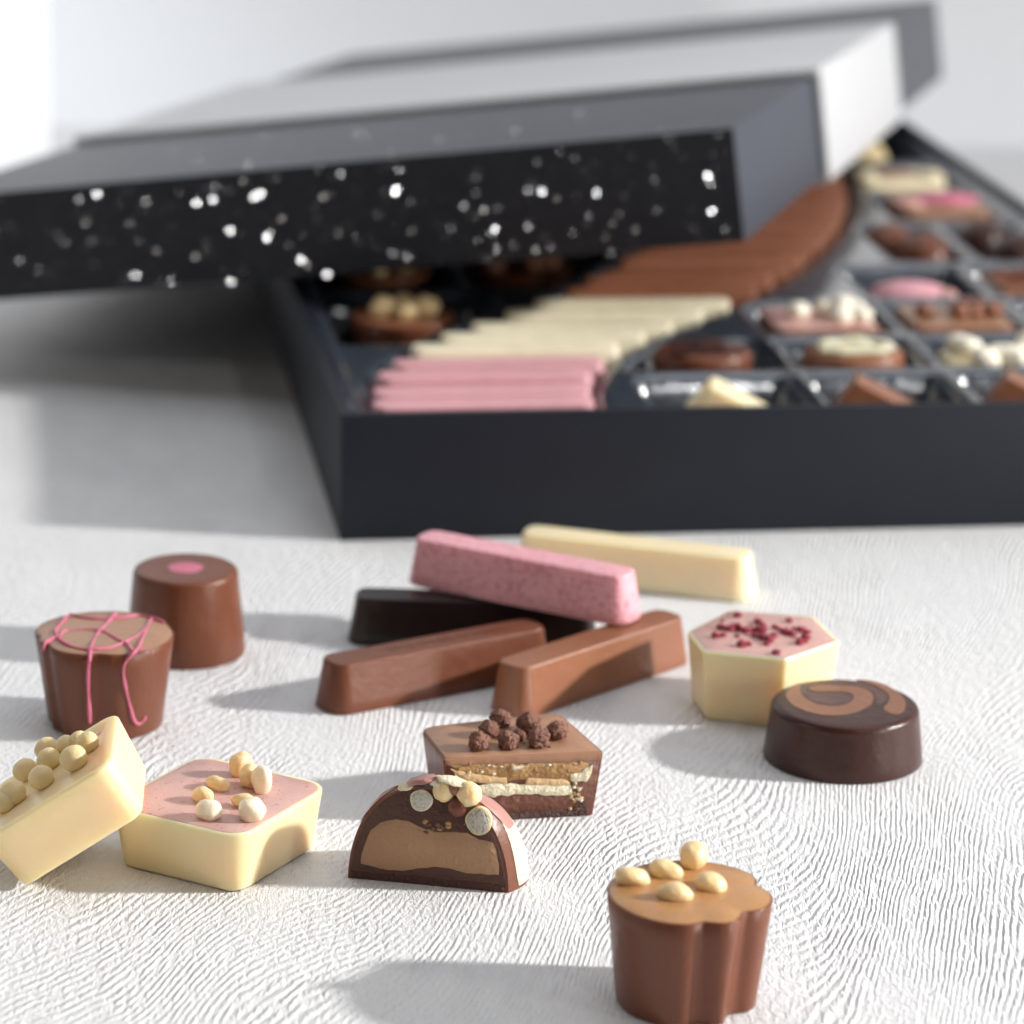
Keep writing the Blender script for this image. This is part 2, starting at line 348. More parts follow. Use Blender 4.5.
# ------------------------------------------------------------------ lid with glitter, and the sleeve round it
LO = (-17.427, 96.359, 2.106); LR = (-2.994, -8.585, -13.689); LW, LD, LH = 24.567, 45.108, 3.145
lid = thing('box_lid', 'tilted dark lid whose black front edge sparkles with silver glitter, lying across the open box', 'lid', LO, LR)
ls_ = open_box('lid_shell', LW, LD, LH, .22, lidcard, lid, flip=True, bev=.04)
mesh_multi(ls_, [frontcard], lambda p: 1 if (p.center.y < .0012 and p.normal.y < -.6) else 0)
LM = lid.rotation_euler.to_matrix().to_4x4(); LM.translation = Vector(LO); LI = LM.inverted()
GL = Vector((70, -60, 120))                  # small lamp that makes the glitter flash (cm)
rot3 = LM.to_3x3()
fv = []; ff = []
def flake(pl, size, tilt, face):
    pw = LM @ pl
    hv = ((GL-pw).normalized()+(Vector((0, 0, H))-pw).normalized()).normalized()
    ax = Vector((random.uniform(-1, 1), random.uniform(-1, 1), random.uniform(-1, 1))).normalized()
    nrm = (Matrix.Rotation(R(tilt), 3, hv.cross(ax).normalized()) @ hv)
    nl = rot3.transposed() @ nrm
    a = nl.orthogonal().normalized(); b_ = nl.cross(a)
    off = size*.55 if face == 'front' else size*.5
    c = pl+(Vector((0, -off, 0)) if face == 'front' else Vector((0, 0, off)))
    s = len(fv)
    for k in range(6): fv.append(tuple(c+a*size*math.cos(k*PI/3)+b_*size*math.sin(k*PI/3)))
    ff.append(tuple(range(s, s+6)))
def lidhit(px, py, face):
    o = LI @ Vector((0, 0, H)); d = rot3.transposed() @ ray(px, py)
    t = (0-o.y)/d.y if face == 'front' else (LH-o.z)/d.z
    return o+d*t
B = [(97, 194), (197, 203), (213, 199), (254, 197), (261, 193), (230, 230), (267, 238), (395, 192), (397, 189), (301, 260), (136, 275), (231, 282), (327, 274), (542, 191), (597, 193), (708, 176), (712, 211), (495, 229)]
Md = [(79, 199), (146, 201), (216, 186), (341, 174), (399, 170), (172, 281), (270, 233), (20, 260), (464, 206), (491, 233), (496, 249), (393, 253), (408, 256), (528, 190), (528, 227), (711, 184)]
Dm = [(160, 280), (66, 241), (91, 241), (499, 208), (451, 229), (289, 245), (573, 233), (550, 247), (560, 152), (575, 158), (537, 162), (654, 180), (619, 214), (657, 211), (668, 138), (725, 229), (718, 135), (611, 252), (476, 178), (476, 193), (411, 202), (378, 216), (338, 233), (229, 191), (179, 192), (319, 169), (477, 216), (605, 237), (514, 245), (487, 259)]
for p in B: flake(lidhit(*p, 'front'), .045, random.uniform(0, .4), 'front')
for p in Md: flake(lidhit(*p, 'front'), .04, random.uniform(1.7, 2.2), 'front')
for p in Dm: flake(lidhit(*p, 'front'), .035, random.uniform(2.8, 3.5), 'front')
for p in [(264, 138), (157, 142), (198, 160), (249, 166), (173, 154), (440, 140), (392, 153), (578, 115), (516, 132)]: flake(lidhit(*p, 'top'), .035, random.uniform(2.2, 3.), 'top')
for k in range(900): flake(Vector((random.uniform(.2, LW-.2), 0, random.uniform(.1, LH-.1))), random.uniform(.010, .020), random.uniform(6.5, 26), 'front')
for k in range(160): flake(Vector((random.uniform(.2, LW-.2), random.uniform(0, 9), LH)), random.uniform(.01, .02), random.uniform(3, 25), 'top')
mesh('glitter', fv, ff, flakem, lid, smooth=False)
# sleeve
S0, S1 = (13.9, 31.)
def sleeve():
    g, t = .06, .16
    o_ = rpoly([(-g-t, -g-t), (LW+g+t, -g-t), (LW+g+t, LH+g+t), (-g-t, LH+g+t)], .18, 4)
    i_ = rpoly([(-g, -g), (LW+g, -g), (LW+g, LH+g), (-g, LH+g)], .08, 4)
    n = len(o_); vs = [(x, y, z) for y in (S0, S1) for ring in (o_, i_) for x, z in ring]; fs = []
    for i in range(n):
        j = (i+1) % n
        fs += [(i, j, 2*n+j, 2*n+i), (n+i, n+j, 3*n+j, 3*n+i), (i, j, n+j, n+i), (2*n+i, 2*n+j, 3*n+j, 3*n+i)]
    o = mesh('paper_sleeve', vs, fs, sleevem, None, angle=50)
    o.location = [c*CM for c in LO]; o.rotation_mode = 'YXZ'; o.rotation_euler = [R(a) for a in LR]
    o['label'] = 'broad white card sleeve wrapped round the middle of the dark lid'; o['category'] = 'sleeve'
sleeve()

# ------------------------------------------------------------------ chocolate bars
def bar_outline(L, w):
    # long bar with rounded ends
    pts = []
    for s in (1, -1):
        for k in range(-8, 9):
            a = PI/2*k/8; e = .9
            x = s*(L/2-w*.42+w*.42*abs(math.cos(a))**e); y = s*(w/2*math.copysign(abs(math.sin(a))**.78, a))
            pts.append((x, y))
    return dens(pts, .4)
def bar(name, label, mt, loc, az, L=5.75, w=1.2, h=1.1, group=None, rot=None, emboss=False):
    t = thing(name, label, 'chocolate bar', loc, rot or (0, 0, az), group)
    loft('bar_body', bar_outline(L, w), fillet(h, .05, 0, .17), mt, t, angle=48)
    return t
G1 = 'loose chocolate bars piled in front of the box'
def emboss(t, mt, x0, x1, z=1.1):
    # shallow illegible pressed pattern along the top
    rnd = random.Random(5); x = x0; vs = []; fs = []
    while x < x1:
        w_ = rnd.uniform(.05, .12); y0 = rnd.uniform(-.19, -.1); y1 = rnd.uniform(.08, .19); s = len(vs); sl = rnd.uniform(-.04, .04)
        vs += [(x, y0, z-.01), (x+.03, y0, z-.01), (x+.03+sl, y1, z-.01), (x+sl, y1, z-.01), (x, y0, z+.012), (x+.03, y0, z+.012), (x+.03+sl, y1, z+.012), (x+sl, y1, z+.012)]
        fs += [(s, s+1, s+5, s+4), (s+1, s+2, s+6, s+5), (s+2, s+3, s+7, s+6), (s+3, s, s+4, s+7), (s+4, s+5, s+6, s+7)]
        x += w_+.03
    mesh('embossing', vs, fs, mt, t, smooth=False)
t = bar('chocolate_bar', 'milk chocolate bar lying front left of the pile, pointing at the right-hand milk bar', milk, (-1.62, 69.98, 0), 33, 5.75, group=G1); emboss(t, milk, -1.2, 1.9)
t = bar('chocolate_bar', 'lighter milk chocolate bar at the right of the pile, under the pink bar end', milkl, (1.84, 70.46, 0), 46.5, 5.7, group=G1)
bar('chocolate_bar', 'near-black dark chocolate bar behind the milk bar and under the pink one', darkbar, (-.83, 73.25, 0), -1, 5.75, group=G1)
bar('chocolate_bar', 'speckled pink chocolate bar lying across the top of the pile', ruby, (.30, 72.95, 1.15), -29.5, 5.8, group=G1)
bar('chocolate_bar', 'cream white chocolate bar lying on the table just in front of the box', whitec, (3.03, 77.8, 0), -17, 6., group=G1)

# bars in the tray's curved channel: build one of each kind, copy the rest
ORD = ['first', 'second', 'third', 'fourth', 'fifth', 'sixth', 'seventh', 'eighth', 'ninth', 'tenth', 'eleventh', 'twelfth', 'thirteenth', 'fourteenth', 'fifteenth', 'sixteenth', 'seventeenth', 'eighteenth']
def row(mt, kind, v0, pitch, n, group, bw):
    src = None
    for i in range(n):
        v = v0+pitch*i; p = inbox(ucs(v)+random.uniform(-.06, .06), v, 1.98+random.uniform(0, .1)+(.1 if kind == 'milk' and i % 2 else 0))
        lab = '%s %s chocolate bar from the front in the tray\'s curved row' % (ORD[i], kind)
        az = BY+random.uniform(-.8, .8)
        if src is None: src = o = bar('tray_bar', lab, mt, p, az, 6.0, bw, 1.08, group)
        else:
            o = src.copy(); col.objects.link(o); o.location = p*CM; o.rotation_euler = (0, 0, R(az)); o['label'] = lab
            for ch in src.children: c = ch.copy(); col.objects.link(c); c.parent = o
row(traypink, 'pink', 1.65, 1.46, 4, 'pink bars in the tray', 1.18)
row(traycream, 'cream', 7.5, 1.35, 5, 'cream bars in the tray', 1.02)
row(traymilk, 'milk', 14.25, 1.24, 15, 'milk bars in the tray', .76)

# ------------------------------------------------------------------ loose chocolates
LG = 'loose filled chocolates on the table'
def polar(rf, n=180): return [(rf(2*PI*i/n)*math.cos(2*PI*i/n), rf(2*PI*i/n)*math.sin(2*PI*i/n)) for i in range(n)]
def adiff(a, b_): return (a-b_+PI) % (2*PI)-PI
def flute(R0, notches):
    def f(a):
        r_ = R0
        for (deg, dep, w) in notches: r_ -= dep*math.exp(-abs(adiff(a, R(deg))/R(w))**1.5)
        return r_
    return polar(f)
def topdisc(name, outline, z, ins, mt, t, dome=.02, th=.03, r_=.02):
    return loft(name, outline, [(z-th, ins), (z+.004, ins), (z+.014, ins+.02)], mt, t, capb=True, angle=60, dome=dome)
def flute_choc(label, loc, notches, R0, h, topm, rz=0, ins=.27):
    t = thing('fluted_chocolate', label, 'chocolate', loc, (0, 0, rz), LG)
    o = flute(R0, notches)
    pr = [(0, ins+.06), (.02, ins+.02), (.06, ins)]+[(.06+(h-.08)*k/5, ins*(1-k/5)) for k in range(1, 6)]+[(h, .02), (h-.005, .05)]
    loft('shell', o, pr, milk, t, angle=55)
    topdisc('topping', o, h, .045, topm, t, .03)
    return t
A_ = flute_choc('tall fluted milk chocolate cup with five pale nuts on its tan top, nearest the viewer', (at(686, 999).x, at(686, 999).y, 0), [(-82, .16, 10), (-43, .24, 12), (18, .20, 12), (-62, -.02, 9)], 1.45, 2.02, tan, 0, .21)
IA = world_inv(A_)
for i, (px, py, rx, ry, rz_) in enumerate([(632, 875, .29, .2, 10), (666, 868, .28, .19, -15), (694, 858, .25, .24, 60), (711, 881, .26, .22, -30), (675, 891, .29, .18, -12)]):
    p = IA @ at(px, py, 2.18); blob('nut', (p.x, p.y, 2.13 if i != 2 else 2.22), (rx*1.1, ry*1.1, .20 if i != 2 else .27), nutm, A_, .07, 1.1, 3, (0, 8, rz_), i)
# cup with pink threads
I_ = flute_choc('fluted milk chocolate cup drizzled with pink threads, left of the others', (at(105, 722).x, at(105, 722).y, 0), [(-88, .13, 12), (-140, .12, 10), (-165, .13, 11), (20, .05, 14)], 1.49, 2.0, tan2, 0, .25)
II = world_inv(I_); hI = 2.01
def cup_side(px, py):
    d = ray(px, py); o = Vector((0, 0, H)); best = None
    t = 60.
    while t < 85:
        p = II @ (o+d*t)
        if p.z < hI+.02 and math.hypot(p.x, p.y) < 1.49-.25*(1-p.z/2.0)+.01: return p
        t += .02
    return II @ (o+d*70)
def topp(px, py, lift=.03): p = II @ at(px, py, hI); p.z = hI+lift; return p
def cr(x, y): return (30+x/6.4, 600+y/6.4)
def path(pts): 
    out = []
    for q in pts:
        s = q[2] if len(q) > 2 else 't'
        out.append(topp(*cr(q[0], q[1])) if s == 't' else cup_side(*cr(q[0], q[1])))
    return out
tube('drizzle', path([(255, 95), (190, 170), (160, 210), (200, 270), (290, 312), (400, 325), (520, 312), (620, 270), (710, 220), (760, 160), (780, 125)]), .032, pinkdeco, I_)
tube('drizzle', path([(255, 95), (340, 120), (450, 132), (560, 125), (650, 112), (710, 100), (780, 120), (860, 150)]), .03, pinkdeco, I_)
tube('drizzle', path([(550, 92), (500, 150), (450, 200), (410, 260), (388, 320)])+path([(380, 385, 's'), (372, 460, 's'), (372, 560, 's'), (378, 680, 's'), (384, 790, 's')]), .036, pinkdeco, I_)
tube('drizzle', path([(190, 245), (215, 210), (300, 200), (400, 200), (480, 215), (560, 260), (620, 290), (655, 335)]), .034, pinkdeco, I_)
tube('drizzle', path([(770, 130), (745, 190), (715, 260), (690, 320), (660, 348)])+path([(605, 410, 's'), (598, 480, 's'), (615, 580, 's'), (640, 680, 's'), (660, 760, 's'), (690, 795, 's'), (722, 775, 's'), (740, 745, 's')]), .036, pinkdeco, I_)
tube('drizzle', path([(655, 335), (700, 330), (760, 330), (790, 352)]), .032, pinkdeco, I_)
tube('drizzle', path([(185, 235), (135, 262), (95, 285)])+path([(85, 330, 's')]), .03, pinkdeco, I_)
# round one with pink dot
t = thing('round_chocolate', 'plain round milk chocolate with a pink dot on top, behind the pink-threaded cup', 'chocolate', (at(186, 651).x, at(186, 651).y, 0), (0, 0, 0), LG)
loft('shell', circ(1.35, 96), fillet(1.98, .13, 0, .17), milk, t, angle=60)
loft('pink_dot', [(x*(1+.05*math.sin(5*math.atan2(y, x))), y) for x, y in circ(.40, 40)], [(1.97, 0), (1.985, .01), (1.991, .05)], pinkdeco, t, dome=.006)
# oval dark one with swirl
t = thing('swirl_chocolate', 'low glossy dark chocolate with a caramel swirl on top, furthest right', 'chocolate', (7.05, 66.32, 0), (0, 0, 0), LG)
loft('shell', circ(1.67, 120), fillet(1.2, .16, 0, .12, seg=8), dark, t, angle=60)
IS = world_inv(t)
def sw(px, py): p = IS @ at(760+px/6.024, 665+py/6.024, 1.2); return (p.x, p.y)
def flat(name, pts, z, mt, th=.02):
    q = dens([tuple(p) for p in pts], .08)
    # smooth closed outline
    for _ in range(3): q = [((q[i-1][0]+2*q[i][0]+q[(i+1) % len(q)][0])/4, (q[i-1][1]+2*q[i][1]+q[(i+1) % len(q)][1])/4) for i in range(len(q))]
    bm = bmesh.new(); n = len(q)
    a = [bm.verts.new((x, y, z-th)) for x, y in q]; b_ = [bm.verts.new((x, y, z)) for x, y in q]
    for i in range(n): j = (i+1) % n; bm.faces.new((a[i], a[j], b_[j], b_[i]))
    f = bm.faces.new(b_); bmesh.ops.triangulate(bm, faces=[f]); bm.verts.index_update()
    fs = [tuple(v.index for v in g.verts) for g in bm.faces]; vs = [tuple(v.co) for v in bm.verts]; bm.free()
    return mesh(name, vs, fs, mt, t, angle=50)
flat('swirl', [sw(*p) for p in [(150, 190), (175, 145), (235, 105), (250, 112), (238, 150), (262, 195), (330, 235), (430, 252), (520, 240), (570, 205), (560, 175), (500, 160), (440, 160), (340, 165), (285, 150), (300, 125), (370, 118), (480, 122), (590, 128), (660, 155), (690, 195), (670, 240), (600, 278), (490, 305), (380, 305), (270, 280), (190, 240)]], 1.208, caram)
flat('swirl', [sw(*p) for p in [(560, 88), (660, 92), (760, 120), (840, 170), (880, 225), (872, 280), (820, 305), (770, 290), (735, 262), (770, 235), (785, 190), (745, 150), (670, 115)]], 1.208, caram)
flat('swirl', [sw(*p) for p in [(262, 130), (330, 98), (450, 85), (560, 92), (660, 120), (740, 155), (772, 190), (745, 232), (700, 245), (700, 195), (665, 150), (590, 124), (480, 116), (370, 112), (290, 122), (268, 150), (300, 172), (440, 166), (500, 166), (555, 180), (560, 205), (515, 232), (430, 244), (335, 228), (270, 190), (248, 155)]], 1.204, greyswirl)

# hexagon
hexp = [(3.93, 69.61), (4.89, 71.11), (6.67, 70.77), (7.08, 69.16), (5.88, 67.93), (4.21, 68.34)]
hc = (5.44, 69.49)
t = thing('hexagonal_chocolate', 'six-sided white chocolate with a pink top and dark red berry crumbs', 'chocolate', (hc[0], hc[1]-.1, 0), (0, 0, 0), LG)
hp = dens(rpoly([(x-hc[0], y-hc[1]) for x, y in reversed([(hc[0]+(a-hc[0])*1.04, hc[1]+(b-hc[1])*1.04) for a, b in hexp])], .1, 4), .3)
H6 = 1.62
loft('shell', hp, [(0, .2), (.03, .17), (.06, .16)]+[(.06+1.52*k/4, .16*(1-k/4)) for k in range(1, 5)]+[(H6, .02), (H6+.004, .05), (H6-.01, .07)], white, t, angle=28)
topdisc('topping', hp, H6-.006, .065, rubytop, t, .015)
IH = world_inv(t)
rn = random.Random(3)
for i, (x, y, s) in enumerate([(345, 90, .1), (255, 118, .05), (470, 130, .1), (500, 150, .08), (655, 122, .08), (250, 165, .1), (300, 175, .11), (350, 170, .12), (400, 188, .11), (440, 180, .08), (215, 215, .1), (260, 210, .08), (345, 215, .06), (370, 268, .11), (410, 262, .08), (490, 185, .12), (450, 210, .09), (500, 225, .11), (540, 240, .12), (560, 215, .09), (570, 160, .08), (600, 170, .06), (640, 195, .12), (675, 205, .1), (730, 180, .1), (770, 190, .07), (760, 225, .1), (720, 255, .1), (745, 245, .08), (580, 315, .09), (620, 185, .07), (520, 262, .07), (690, 165, .05), (320, 150, .07), (430, 150, .05)]):
    p = IH @ at(680+x/6.024, 600+y/6.024, 1.67); blob('berry_crumb', (p.x, p.y, H6+s*.55), (s*1.1, s*.9, s*.8), berry, t, .3, 2.2, 2, (0, 0, rn.uniform(0, 180)), i)

# square white with pink top
D_ = thing('square_chocolate', 'square white chocolate with a pink speckled top and eight white nuts', 'chocolate', (-5.5, 60.15, 0), (0, 0, -28.5), LG)
sqo = dens(rpoly([(-1.53, -1.6), (1.57, -1.6), (1.57, 1.6), (-1.53, 1.6)], .5, 10), .3)
hD = 1.26
loft('shell', sqo, fillet(hD, .05, .17, 0, seg=4, rb=.1)+[(hD-.015, .09)], white, D_, angle=60)
topdisc('topping', sqo, hD-.008, .085, rubytop, D_, .01)
ID = world_inv(D_)
for i, (x, y, rx, ry, rz_, m_) in enumerate([(725, 268, .2, .24, -30, nutm), (753, 300, .2, .2, 0, nutm), (790, 318, .25, .2, -40, whitenut), (655, 308, .28, .15, -8, nutm), (612, 346, .26, .17, -20, nutm), (630, 396, .26, .21, 15, whitenut), (738, 363, .27, .15, 10, nutm), (758, 400, .27, .23, 10, whitenut)]):
    p = ID @ at(x/3.012, 680+y/3.012, 1.4); z = [1.48, 1.46, 1.5, 1.36, 1.38, 1.42, 1.37, 1.45][i]
    blob('nut', (p.x, p.y, z), (rx*.98, ry*1.02, z-1.2), m_, D_, .08, 1.3, 3, (0, 0, rz_), i+20)

# tilted white one with balls
E_ = thing('square_chocolate', 'yellowish white chocolate topped with round caramel balls, leaning on the pink-topped square', 'chocolate', (-7.96, 59.617, .75), (-1.4, -32.9, 4.7), LG)
sqe = dens(rpoly([(-1.48, -1.48), (1.48, -1.48), (1.48, 1.48), (-1.48, 1.48)], .42, 10), .3)
loft('shell', sqe, fillet(1.25, .07, .13, 0, seg=4, rb=.08)+[(1.247, .12), (1.235, .2), (1.19, .30), (1.165, .40), (1.16, .5)], white, E_, angle=60)
EM = E_.rotation_euler.to_matrix(); EI = world_inv(E_)
def eh(px, py, z):
    o = EI @ Vector((0, 0, H)); d = EM.transposed() @ ray(px, py); q = (z-o.z)/d.z; return o+d*q
for i, (x, y, r_) in enumerate([(250, 262, .215), (262, 318, .215), (132, 375, .215), (222, 418, .225), (355, 238, .19), (398, 318, .24), (468, 225, .2), (70, 505, .235), (420, 205, .17), (20, 545, .2)]):
    p = eh(x/5.39, 700+y/5.39, 1.34); blob('caramel_ball', (p.x, p.y, 1.16+r_*.8), (r_*1.12, r_*1.08, r_*1.05), ballm, E_, .035, 1.3, 3, (0, 0, 0), i+40)

# ------------------------------------------------------------------ cut dome
F_ = thing('cut_dome_chocolate', 'domed chocolate cut in half showing tan praline and white crisp balls', 'chocolate', (-1.43, 58.93, 0), (0, 0, -10.4), LG)
Rx, Ry, HF = 1.55, 1.7, 1.98
def dome_p(t_, s, off=0.):    # t 0..pi round the back, s 0..1 up
    ph = s*PI/2; rr = math.cos(ph)**.84; z = HF*math.sin(ph)**1.02
    bul = 1+.36*math.sin(2*t_) if t_ < PI/2 else 1-.10*math.sin(2*t_)
    x, y, zz = Rx*math.cos(t_)*rr*bul, Ry*math.sin(t_)*rr, z
    if off:
        l = math.sqrt((x/Rx**2)**2+(y/Ry**2)**2+(z/HF**2)**2)+1e-9
        x += off*x/Rx**2/l; y += off*y/Ry**2/l; zz += off*z/HF**2/l
    return (x, y, zz)
NT, NS = 40, 22
vs = [dome_p(PI*i/NT, j/NS) for j in range(NS) for i in range(NT+1)]+[(0, 0, HF)]; fs = []
W_ = NT+1
for j in range(NS-1):
    for i in range(NT): fs.append((j*W_+i, j*W_+i+1, (j+1)*W_+i+1, (j+1)*W_+i))
for i in range(NT): fs.append(((NS-1)*W_+i, (NS-1)*W_+i+1, len(vs)-1))
right = [j*W_ for j in range(NS)]+[len(vs)-1]; left = [j*W_+NT for j in range(NS)]
fs.append(tuple(right+left[::-1])); fs.append(tuple(range(NT, -1, -1)))
mesh('shell', vs, fs, milk, F_, angle=50)
def stripe(t0, t1, s0, s1, mt, w0=1., off=.012):
    n = 10; k = 18; vs = []; fs = []
    for j in range(k+1):
        s = s0+(s1-s0)*j/k; wd = math.sin(PI*min(1, max(0.04, (j+1.2)/(k+2.4))))**.35
        for i in range(n+1):
            c = (t0+t1)/2+(t1-t0)/2*(2*i/n-1)*wd+.12*math.sin(s*3.); vs.append(dome_p(max(.01, min(PI-.01, c)), min(s, .985), off))
    for j in range(k):
        for i in range(n): fs.append((j*(n+1)+i, j*(n+1)+i+1, (j+1)*(n+1)+i+1, (j+1)*(n+1)+i))
    return mesh('colour_streak', vs, fs, mt, F_, angle=80)
stripe(.04, .50, .02, .62, wafer); stripe(.02, .42, .40, .86, dusty, off=.02); stripe(.5, .75, .02, .6, dusty); stripe(.85, 1.2, .05, .9, wafer); stripe(1.1, 1.5, .5, .97, wafer, off=.02); stripe(1.55, 2.0, .45, .95, dusty, off=.022); stripe(2.0, 2.7, .5, .93, wafer, off=.02); stripe(2.45, 3.0, .35, .75, dusty)
def fz(X, Y):     # crop coordinates of the cut face -> local (x, z)
    return ((X-470)/281., (595+(X-50)/845*80-Y)/266.)
yC = -.004
# chocolate rim left around the darker ganache
ring = [dome_p(0, j/30) for j in range(30)]+[(0, 0, HF)]+[dome_p(PI, j/30) for j in range(29, -1, -1)]
prof2 = [(p[0], p[2]) for p in ring]
inner = [(x, z) for x, z in inset(prof2, .055)]; inner = [(x, max(z, .12)) for x, z in inner]
slab('ganache', inner, -.016, .04, gan, F_)
slab('praline_filling', [fz(*p) for p in [(103, 500), (115, 440), (140, 370), (160, 330), (210, 295), (290, 275), (360, 285), (430, 320), (500, 345), (600, 345), (680, 350), (740, 385), (815, 400), (838, 450), (852, 520), (850, 577), (760, 572), (680, 567), (600, 545), (520, 532), (440, 540), (340, 553), (250, 550), (170, 530), (105, 515)]], -.028, .05, prali, F_, jit=.014)
slab('dark_base', [(-1.47, .02), (1.47, .02), (1.47, .15), (.9, .17), (.2, .16), (-.6, .18), (-1.0, .15), (-1.47, .17)], -.03, .05, crumb, F_, jit=.04)
slab('base_seam', [(-1.47, .175), (-1.0, .16), (-.6, .19), (.2, .17), (.9, .185), (1.47, .16), (1.47, .185), (.9, .21), (.2, .195), (-.6, .215), (-1.0, .185), (-1.47, .20)], -.022, .04, milk, F_)
def disc_cut(X, Y, r_, name='cut_crisp', mt=puff, rim=nutm, sq=1.):
    x, z = fz(X, Y)
    out = [(x+r_*math.cos(a)*(1+.05*math.sin(3*a+X)), z+r_*sq*math.sin(a)*(1+.05*math.sin(2*a+Y))) for a in [2*PI*k/28 for k in range(28)]]
    if rim: 
        o = slab('crisp_coat', out, -.036, .05, rim, F_)
    o2 = slab(name, inset(out, .035 if rim else .0), -.05, .05, mt, F_, jit=.02)
disc_cut(428, 176, .22, rim=wafer); disc_cut(740, 288, .255, sq=1.08)
for X, Y, r_, mt_ in [(545, 132, .22, nutm), (678, 150, .25, nutm), (620, 215, .19, milk), (605, 118, .14, milkl)]:
    x, z = fz(X, Y); blob('crisp_ball', (x, .05 if mt_ is nutm else .02, z), (r_, r_*.8, r_*1.02), mt_, F_, .07, 1.8, 3, (0, 0, 0), X)
for X, Y, rx in [(430, 62, .3), (590, 70, .3), (340, 95, .16), (500, 75, .16)]:
    x, z = fz(X, Y); blob('nut_flake', (x, .10, z-.05), (rx, .22, .06), wafer if X != 430 else dusty, F_, .15, 2, 3, (0, 12 if X > 450 else -14, 10), X)
rn = random.Random(8)
for k in range(16):
    x, z = fz(rn.uniform(440, 700), rn.uniform(285, 350)); s = rn.uniform(.02, .06); blob('crumb', (x, -.02, z), (s*1.4, s*.6, s), rn.choice([gan2, crisp, carmel]), F_, .3, 3, 1, (0, 0, 0), k)

# ------------------------------------------------------------------ cut square
gp = [(-1.25, 62.09), (1.91, 62.70), (1.03, 64.93), (-1.78, 63.81)]; ga = math.atan2(.61, 3.16)
G_ = thing('cut_square_chocolate', 'cut square chocolate showing cream wafer layers, cocoa crisp clusters on its tan top', 'chocolate', (-1.25, 62.09, 0), (0, 0, math.degrees(ga)), LG)
def gl(p): x, y = p[0]+1.25, p[1]-62.09; return (x*math.cos(ga)+y*math.sin(ga), -x*math.sin(ga)+y*math.cos(ga))
go = rpoly([gl(p) for p in gp], [.0, .0, .38, .38], 8)
hG = 1.36; NG = len(go); WG = 3.218
# body: taper on every side but the cut one (y = 0)
def gring(z, d):
    q = inset(go, d); out = []
    for (x, y), (x0, y0) in zip(q, go):
        if y0 < .01: y = 0.0; x = d if x0 < 1 else WG-d
        out.append((x, y, z))
    return out
rings = [gring(0, .2), gring(.04, .17)]+[gring(.04+(hG-.08)*k/5, .17*(1-k/5)) for k in range(1, 6)]+[gring(hG, .02)]
vs = [p for q in rings for p in q]; fs = []
for k in range(len(rings)-1):
    for i in range(NG): j = (i+1) % NG; fs.append((k*NG+i, k*NG+j, (k+1)*NG+j, (k+1)*NG+i))
fs += [tuple(range(NG)), tuple((len(rings)-1)*NG+i for i in range(NG))]
mesh('shell', vs, fs, milk, G_, angle=35)
tq = gring(hG, .055); tq = [(x, y if y > .01 else -.006) for x, y, z in tq]
loft('topping', dens(tq, .3), [(hG-.17, 0), (hG+.008, 0), (hG+.02, .02)], tan2, G_, dome=.02, angle=50)
def gz(X, Y): return ((X-65)/920*WG, hG-(Y-(310-25*(X-65)/920))/262.)
def gs(name, pts, y0, mt, jit=.03): slab(name, [gz(*p) for p in pts], y0, .04, mt, G_, jit=jit)
slab('dark_shell_cut', [(.19, .02), (WG-.19, .02), (WG-.05, hG-.12), (.05, hG-.12)], -.010, .03, gan2, G_)
gs('topping_cut', [(72, 312), (978, 288), (972, 335), (800, 340), (520, 345), (300, 345), (95, 352)], -.020, tan2, .015)
gs('caramel_layer', [(110, 352), (300, 345), (520, 345), (800, 340), (900, 345), (880, 440), (800, 450), (560, 430), (440, 440), (300, 430), (180, 400)], -.016, carmel, .05)
gs('cream_layer', [(232, 470), (330, 452), (460, 455), (560, 460), (800, 470), (822, 525), (700, 528), (600, 515), (470, 515), (350, 528), (260, 505)], -.034, wafer, .045)
gs('wafer_layer', [(110, 365), (200, 390), (300, 405), (430, 425), (440, 455), (330, 452), (210, 440), (140, 400)], -.040, wafer2, .03)
gs('wafer_layer', [(545, 425), (650, 430), (760, 435), (795, 455), (790, 472), (660, 468), (540, 462)], -.040, wafer2, .03)
gs('cream_layer', [(130, 390), (165, 420), (225, 445), (225, 475), (180, 460), (140, 425)], -.045, wafer, .03)
gs('cream_layer', [(800, 408), (850, 395), (880, 375), (925, 350), (925, 400), (895, 450), (840, 448), (805, 440)], -.042, wafer, .05)
gs('cream_layer', [(435, 375), (480, 350), (560, 345), (540, 385), (520, 410), (450, 420)], -.036, carmel, .08)
gs('cream_layer', [(455, 362), (500, 352), (548, 352), (520, 375), (470, 385)], -.044, wafer, .05)
gs('caramel_layer', [(575, 375), (640, 350), (720, 360), (780, 350), (790, 420), (640, 415), (570, 400)], -.024, carmel, .08)
gs('nougat_layer', [(300, 532), (420, 520), (600, 522), (815, 535), (800, 560), (760, 598), (640, 605), (520, 612), (400, 620), (340, 600)], -.018, gan2, .02)
gs('dark_base', [(330, 622), (520, 618), (640, 610), (780, 605), (905, 560), (900, 655), (700, 668), (420, 690), (330, 690)], -.024, crumb, .05)
rn = random.Random(4)
for k in range(44):
    if k < 18: X, Y = rn.uniform(150, 900), rn.uniform(340, 440)
    elif k < 50: X, Y = rn.uniform(800, 870), rn.uniform(450, 610)
    else: X, Y = rn.uniform(600, 780), rn.uniform(525, 550)
    x, z = gz(X, Y); s = rn.uniform(.018, .04); blob('crumb', (x, -.03, z), (s*1.3, s*.7, s), rn.choice([wafer, wafer, carmel, wafer2]), G_, .3, 3, 1, (0, 0, 0), k)
GI = world_inv(G_)
